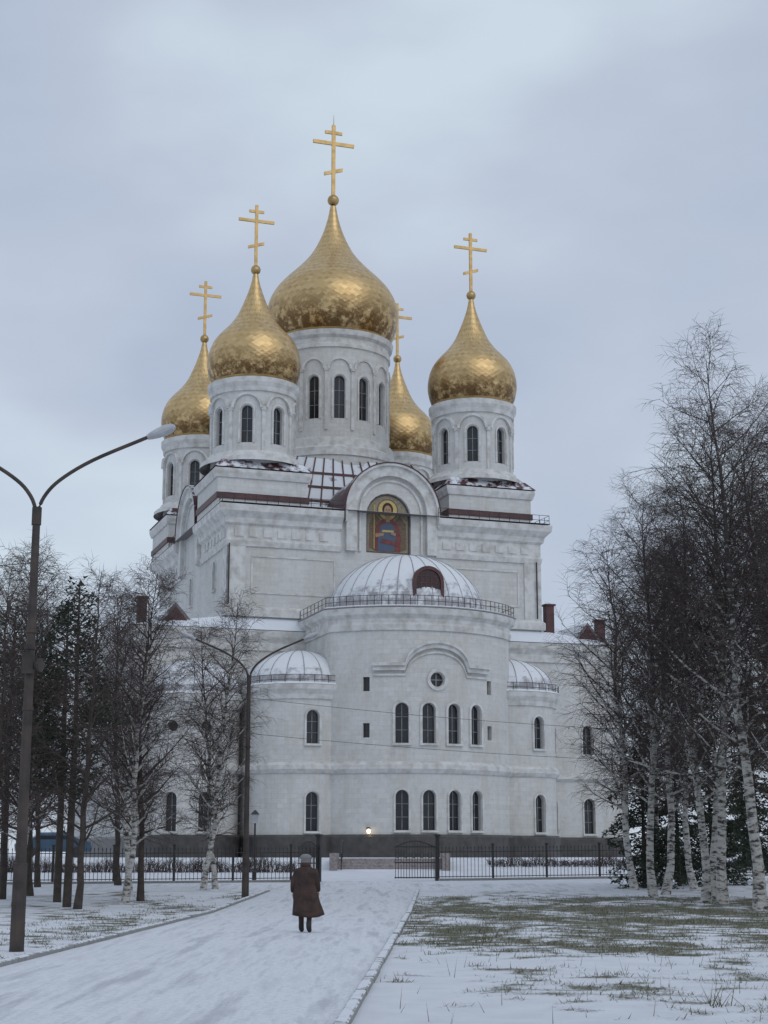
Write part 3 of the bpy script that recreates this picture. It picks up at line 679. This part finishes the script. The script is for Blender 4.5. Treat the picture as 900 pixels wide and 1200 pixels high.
# ---------------------------------------------------------------- street lamps
def catmull3(P,n):
    P=[Vector(p) for p in P]; P=[P[0]*2-P[1]]+P+[P[-1]*2-P[-2]]; o=[]
    for i in range(1,len(P)-2):
        for k in range(n):
            t=k/n; a,b,c,d=P[i-1],P[i],P[i+1],P[i+2]
            o.append(tuple(.5*(2*b+(c-a)*t+(2*a-5*b+4*c-d)*t*t+(3*b-a-3*c+d)*t**3)))
    o.append(tuple(P[-2])); return o
def lamp(x,y,z,rz=0,extra=False):
    e=empty('street_lamp',(x,y,z),rz); mb=MB(); H=7.86
    mb.tube([(0,0,-.2),(0,0,.05),(0,0,1.5),(0,0,1.52),(0,0,H)],[.15,.13,.125,.1,.07],12,0,True)
    mb.tube([(0,0,H-.25),(0,0,H+.08)],[.09,.09],12,0,True)
    for s in(-1,1):
        pts=[(0,0,H-.05),(s*.12,0,H+.28),(s*.4,0,H+.6),(s*1.0,0,H+.98),(s*2.0,0,H+1.42)]
        cur=catmull3(pts,5); mb.tube(cur,[.036]*len(cur),8)
        d=Vector((s*.92,0,.38)).normalized(); o=Vector(pts[-1]); n=Vector((-d.z*s,0,abs(d.x)))
        rings=[(0,.05,.05),(.08,.085,.07),(.2,.12,.09),(.38,.14,.10),(.5,.11,.08),(.56,.03,.03)]
        K=12
        for a,b_ in zip(rings[:-1],rings[1:]):
            ra=[o+d*a[0]+Vector((0,1,0))*a[1]*math.cos(2*math.pi*k/K)+n*a[2]*math.sin(2*math.pi*k/K) for k in range(K)]
            rb=[o+d*b_[0]+Vector((0,1,0))*b_[1]*math.cos(2*math.pi*k/K)+n*b_[2]*math.sin(2*math.pi*k/K) for k in range(K)]
            mb.loft(ra,rb,1,True)
    for h in(5.3,5.6,4.2): mb.tube([(0,0,h),(0,0,h+.06)],[.105,.105],12,0,True)
    if extra:
        mb.box(-.1,.1,-.2,-.1,4.85,5.2,0); mb.tube([(.05,-.1,5.0),(.2,-.15,5.0),(.24,-.16,5.0)],[.02,.12,.13],10,0,True)
        mb.tube([(0,0,6.0),(-.4,0,6.05)],[.02,.02],5); mb.box(-.45,-.4,-.04,.04,5.95,6.2)
    mb.obj('pole_and_luminaires',[M['rustpole'],M['lamphead']],e)
lamp(-6.42,29,0,0,True); lamp(-4.97,59,tz(59),0)
pw=MB()
def wire(a,b,sag):
    pw.tube([(a[0]+(b[0]-a[0])*t,a[1]+(b[1]-a[1])*t,a[2]+(b[2]-a[2])*t-sag*4*t*(1-t)) for t in [i/16 for i in range(17)]],[.009]*17,3)
wire((-4.97,59,7.3),(24,72,7.0),.5); wire((-4.97,59,6.0),(24,72,5.6),.4)
wire((-6.42,29,6.1),(-26,27,6.9),.4); wire((-6.42,29,6.1),(-4.97,59,6.2),.5); wire((-6.42,29,6.9),(-26,31,7.2),.4)
pw.obj('power_line',[M['iron']],fix=False)
pk=empty('park_lantern',(-6.0,76,tz(76))); mb=MB()
mb.tube([(0,0,0),(0,0,.4),(0,0,.45),(0,0,2.6)],[.1,.1,.05,.04],8,0,True); mb.loft([(-.1,-.1,2.6),(.1,-.1,2.6),(.1,.1,2.6),(-.1,.1,2.6)],[(-.16,-.16,3.0),(.16,-.16,3.0),(.16,.16,3.0),(-.16,.16,3.0)],1); mb.loft([(-.2,-.2,3.0),(.2,-.2,3.0),(.2,.2,3.0),(-.2,.2,3.0)],[(-.03,-.03,3.2),(.03,-.03,3.2),(.03,.03,3.2),(-.03,.03,3.2)],0)
mb.obj('lantern',[M['iron'],M['lamphead']],pk)
em,nt,b=newmat('lit_lamp_glass'); b.inputs['Emission Color'].default_value=(1,.75,.4,1); b.inputs['Emission Strength'].default_value=4
wlm=MB(); a=-.54; fx,fy_=UA+(AR+.3)*math.sin(a),yc-(AR+.3)*math.cos(a)
wlm.rev([(.01,2.95),(.10,3.0),(.12,3.1),(.08,3.2),(.01,3.23)],fx,fy_,12,0); wlm.rev([(.01,3.23),(.18,3.23),(.01,3.35)],fx,fy_,12,1); wlm.box(fx-.03,fx+.03,fy_,fy_+.45,3.26,3.32,1)
wlm.obj('wall_lamp',[em,M['iron']],cath)
# ---------------------------------------------------------------- parked cars
def car(x,y,rz,col):
    e=empty('parked_car',(x,y,tz(y)),rz); pr=[(-2.1,.35),(-2.15,.75),(-1.95,.95),(-1.35,1.02),(-.75,1.42),(.75,1.45),(1.45,1.05),(2.05,.92),(2.15,.6),(2.1,.32)]
    mb=MB()
    def sec(y,k): return [(px,y,.32+(pz-.32)*k) for px,pz in pr]
    for (a,ka),(b_,kb_) in zip([(-.85,.9),(-.8,.97),(-.6,1.0),(.6,1.0),(.8,.97)],[(-.8,.97),(-.6,1.0),(.6,1.0),(.8,.97),(.85,.9)]): mb.loft(sec(a,ka),sec(b_,kb_),0,False)
    mb.add(sec(-.85,.9),[tuple(range(10))]); mb.add(sec(.85,.9),[tuple(range(10))])
    mb.obj('body',[simple('car_paint',col,None,1,.3)],e)
    g=MB()
    for s in(-1,1):
        g.loft([(-1.15,s*.83,1.03),(1.25,s*.83,1.03),(.7,s*.8,1.34),(-.7,s*.8,1.33)],[(-1.15,s*.87,1.03),(1.25,s*.87,1.03),(.7,s*.84,1.34),(-.7,s*.84,1.33)],0)
    g.obj('side_windows',[M['glass']],e)
    w=MB()
    for sx in(-1.3,1.35):
        for s in(-.8,.8): w.loft([(sx+.32*math.cos(t),s-.1,.32+.32*math.sin(t)) for t in [2*math.pi*k/20 for k in range(20)]],[(sx+.32*math.cos(t),s+.1,.32+.32*math.sin(t)) for t in [2*math.pi*k/20 for k in range(20)]])
    w.obj('wheels',[M['iron']],e)
car(-19,94,.25,(.06,.11,.17)); car(-25.5,92,.25,(.3,.3,.3))
# ---------------------------------------------------------------- pedestrian
pd=empty('pedestrian',(-1.72,36.0,0.0),math.radians(-6)); pd.scale=(1.14,1.1,1.07)
def skin(name,verts,edges,rad,mat,parent,sub=2,root=0):
    me=bpy.data.meshes.new(name); me.from_pydata(verts,edges,[]); me.materials.append(mat)
    o=bpy.data.objects.new(name,me); C.objects.link(o); o.parent=parent
    md=o.modifiers.new('s','SKIN'); md.use_smooth_shade=True
    for i,r in enumerate(rad):
        sv=me.skin_vertices[0].data[i]; sv.radius=(r,r) if not isinstance(r,tuple) else r; sv.use_root=(i==root)
    sb=o.modifiers.new('u','SUBSURF'); sb.levels=sub; sb.render_levels=sub
    return o
coatm=simple('brown_coat',(.075,.042,.034),(.032,.020,.018),5,.9,bs=.5); bootm=simple('dark_boots',(.02,.018,.018),None,5,.6); skinm=simple('skin',(.45,.28,.2),None,5,.6); hatm=simple('grey_knit_hat',(.27,.265,.26),(.17,.165,.165),40,.95)
v=[(0,0,.80),(0,.0,1.02),(0,.01,1.20),(0,.02,1.30),(.0,.03,1.36),
   (-.085,0,.76),(-.09,.10,.44),(-.09,.13,.10),(-.09,.25,.05),
   (.085,0,.76),(.095,-.02,.43),(.10,-.20,.14),(.11,-.12,.045),
   (-.17,.01,1.22),(-.235,-.02,.98),(-.25,.07,.78),
   (.17,.01,1.22),(.235,-.01,.98),(.24,.10,.80)]
ed=[(0,1),(1,2),(2,3),(3,4),(0,5),(5,6),(6,7),(7,8),(0,9),(9,10),(10,11),(11,12),(2,13),(13,14),(14,15),(2,16),(16,17),(17,18)]
rd=[.13,.125,.12,.06,.05,.085,.06,.05,.045,.085,.06,.05,.045,.07,.062,.048,.07,.062,.048]
skin('body_and_sleeves',v,ed,rd,coatm,pd)
for nm,pts in (('boot_left',[(-.09,.12,.22),(-.09,.125,.07),(-.09,.20,.045),(-.09,.27,.04)]),('boot_right',[(.10,-.17,.25),(.105,-.215,.10),(.11,-.15,.05),(.11,-.08,.04)])):
    skin(nm,pts,[(0,1),(1,2),(2,3)],[.058,.055,.048,.036],bootm,pd)
cm=MB(); K=28
rings=[(.33,.31,.22,.0),(.40,.30,.215,.0),(.6,.262,.19,.0),(.8,.235,.17,.0),(.95,.215,.155,0),(1.1,.215,.15,.0),(1.2,.205,.14,.01),(1.27,.155,.115,.015),(1.31,.10,.09,.02),(1.36,.075,.075,.03)]
vv=[]
for z,rx,ry,cy_ in rings:
    for k in range(K):
        a=2*math.pi*k/K; fold=1+ (.06*math.sin(a*7+1)+.04*math.sin(a*3))*max(0,(1.0-z))
        vv.append((rx*fold*math.cos(a)+.12*max(0,.8-z),cy_+ry*fold*math.sin(a),z+.03*math.sin(a*2+1)*(z<.5)))
ff=[(j*K+k,j*K+(k+1)%K,(j+1)*K+(k+1)%K,(j+1)*K+k) for j in range(len(rings)-1) for k in range(K)]+[tuple(range(K-1,-1,-1))]
cm.add(vv,ff); co=cm.obj('coat',[coatm],pd,True)
cl=MB(); cl.rev([(.07,1.31),(.105,1.32),(.1,1.38),(.075,1.39)],0,.02,20); cl.obj('collar',[coatm],pd,True)
hm=bpy.data.meshes.new('head'); bm=bmesh.new(); bmesh.ops.create_uvsphere(bm,u_segments=24,v_segments=16,radius=1)
for q in bm.verts:
    x,y,z=q.co; f=y>0
    q.co=(x*.074*(1-.15*max(0,-z)), y*.092+(.01 if (f and z<-.2) else 0), z*.108)
    if y>.85 and abs(x)<.25 and -.35<z<.1: q.co.y+=.02*(1-abs(x)*3)
bm.to_mesh(hm); bm.free(); hm.materials.append(skinm); hm.polygons.foreach_set('use_smooth',[True]*len(hm.polygons))
ho=bpy.data.objects.new('head',hm); ho.location=(0,.045,1.435); ho.parent=pd; C.objects.link(ho)
fc=MB()
for s in(-1,1):
    fc.rev([(.001,1.425),(.009,1.433),(.009,1.437),(.001,1.445)],s*.028,.045+.086,8,0)
    fc.tube([(s*.074,.04,1.40),(s*.082,.035,1.43),(s*.074,.035,1.46)],[.008,.013,.008],6,1)
fc.tube([(-.022,.135,1.385),(0,.14,1.383),(.022,.135,1.385)],[.003,.006,.003],5,2)
fc.obj('face_details',[bootm,skinm,simple('lips',(.3,.1,.09),None,5)],pd,True)
hat=MB(); prf=[(.083,1.42),(.09,1.43),(.092,1.46),(.108,1.48),(.112,1.505),(.09,1.54),(.05,1.56),(.002,1.565)]
hat.rev(prf,0,.035,24); hat.rev([(.07,1.36),(.082,1.38),(.085,1.43)],0,.03,24); hat.obj('knit_hat',[hatm],pd,True)
for s,(hx,hy,hz) in((-1,(-.25,.085,.755)),(1,(.24,.115,.775))):
    skin('hand_palm',[(hx,hy,hz+.03),(hx,hy+.01,hz-.02),(hx,hy+.015,hz-.06)],[(0,1),(1,2)],[(.022,.03),(.018,.036),(.014,.034)],skinm,pd,1)
    for k in range(4):
        o=(-.027+.018*k); l=[.055,.066,.07,.06][k]
        skin('finger_%d'%k,[(hx,hy+.015+o,hz-.05),(hx-s*.004,hy+.02+o,hz-.05-l*.5),(hx-s*.018,hy+.022+o,hz-.05-l)],[(0,1),(1,2)],[.009,.008,.0065],skinm,pd,1)
    skin('thumb',[(hx,hy+.035,hz-.01),(hx-s*.01,hy+.06,hz-.04),(hx-s*.014,hy+.062,hz-.07)],[(0,1),(1,2)],[.011,.009,.008],skinm,pd,1)
# ---------------------------------------------------------------- world / light / camera
w=bpy.data.worlds.new('World'); bpy.context.scene.world=w; w.use_nodes=True; nt=w.node_tree
bg=nt.nodes['Background']
sk=N(nt,'ShaderNodeTexSky'); sk.sky_type='NISHITA'; sk.sun_disc=False; sk.sun_elevation=math.radians(40); sk.sun_rotation=math.radians(145)
tc=N(nt,'ShaderNodeTexCoord'); mp_=N(nt,'ShaderNodeMapping'); mp_.inputs['Scale'].default_value=(1,1,2.2); mp_.inputs['Location'].default_value=(.55,.1,.25); nt.links.new(tc.outputs['Generated'],mp_.inputs[0])
cn=noi(nt,4.2,5,vec=mp_.outputs[0],rough=.42)
cl_=ramp(nt,cn,[(.32,(.455,.525,.655)),(.5,(.53,.60,.715)),(.68,(.64,.735,.83))])
sm_=nt.nodes.new('ShaderNodeVectorMath'); sm_.operation='SCALE'; nt.links.new(sk.outputs[0],sm_.inputs[0]); sm_.inputs['Scale'].default_value=.1
nt.links.new(mixc(nt,.92,sm_.outputs[0],cl_),bg.inputs['Color']); bg.inputs['Strength'].default_value=1.0
sl=bpy.data.lights.new('sun','SUN'); sl.energy=.5; sl.angle=math.radians(50); sl.color=(1,.97,.93)
so=bpy.data.objects.new('sun',sl); C.objects.link(so); so.rotation_euler=(math.radians(50),0,math.radians(35))
cam=bpy.data.cameras.new('camera'); cam.sensor_fit='VERTICAL'; cam.sensor_height=36; cam.lens=F/1200*36; cam.clip_end=4000; cam.clip_start=.1
co=bpy.data.objects.new('camera',cam); co.location=(0,0,1.65); co.rotation_euler=(math.pi/2+PITCH,0,0); C.objects.link(co)
sc=bpy.context.scene; sc.camera=co; sc.view_settings.view_transform='Standard'; sc.view_settings.look='None'; sc.view_settings.exposure=0
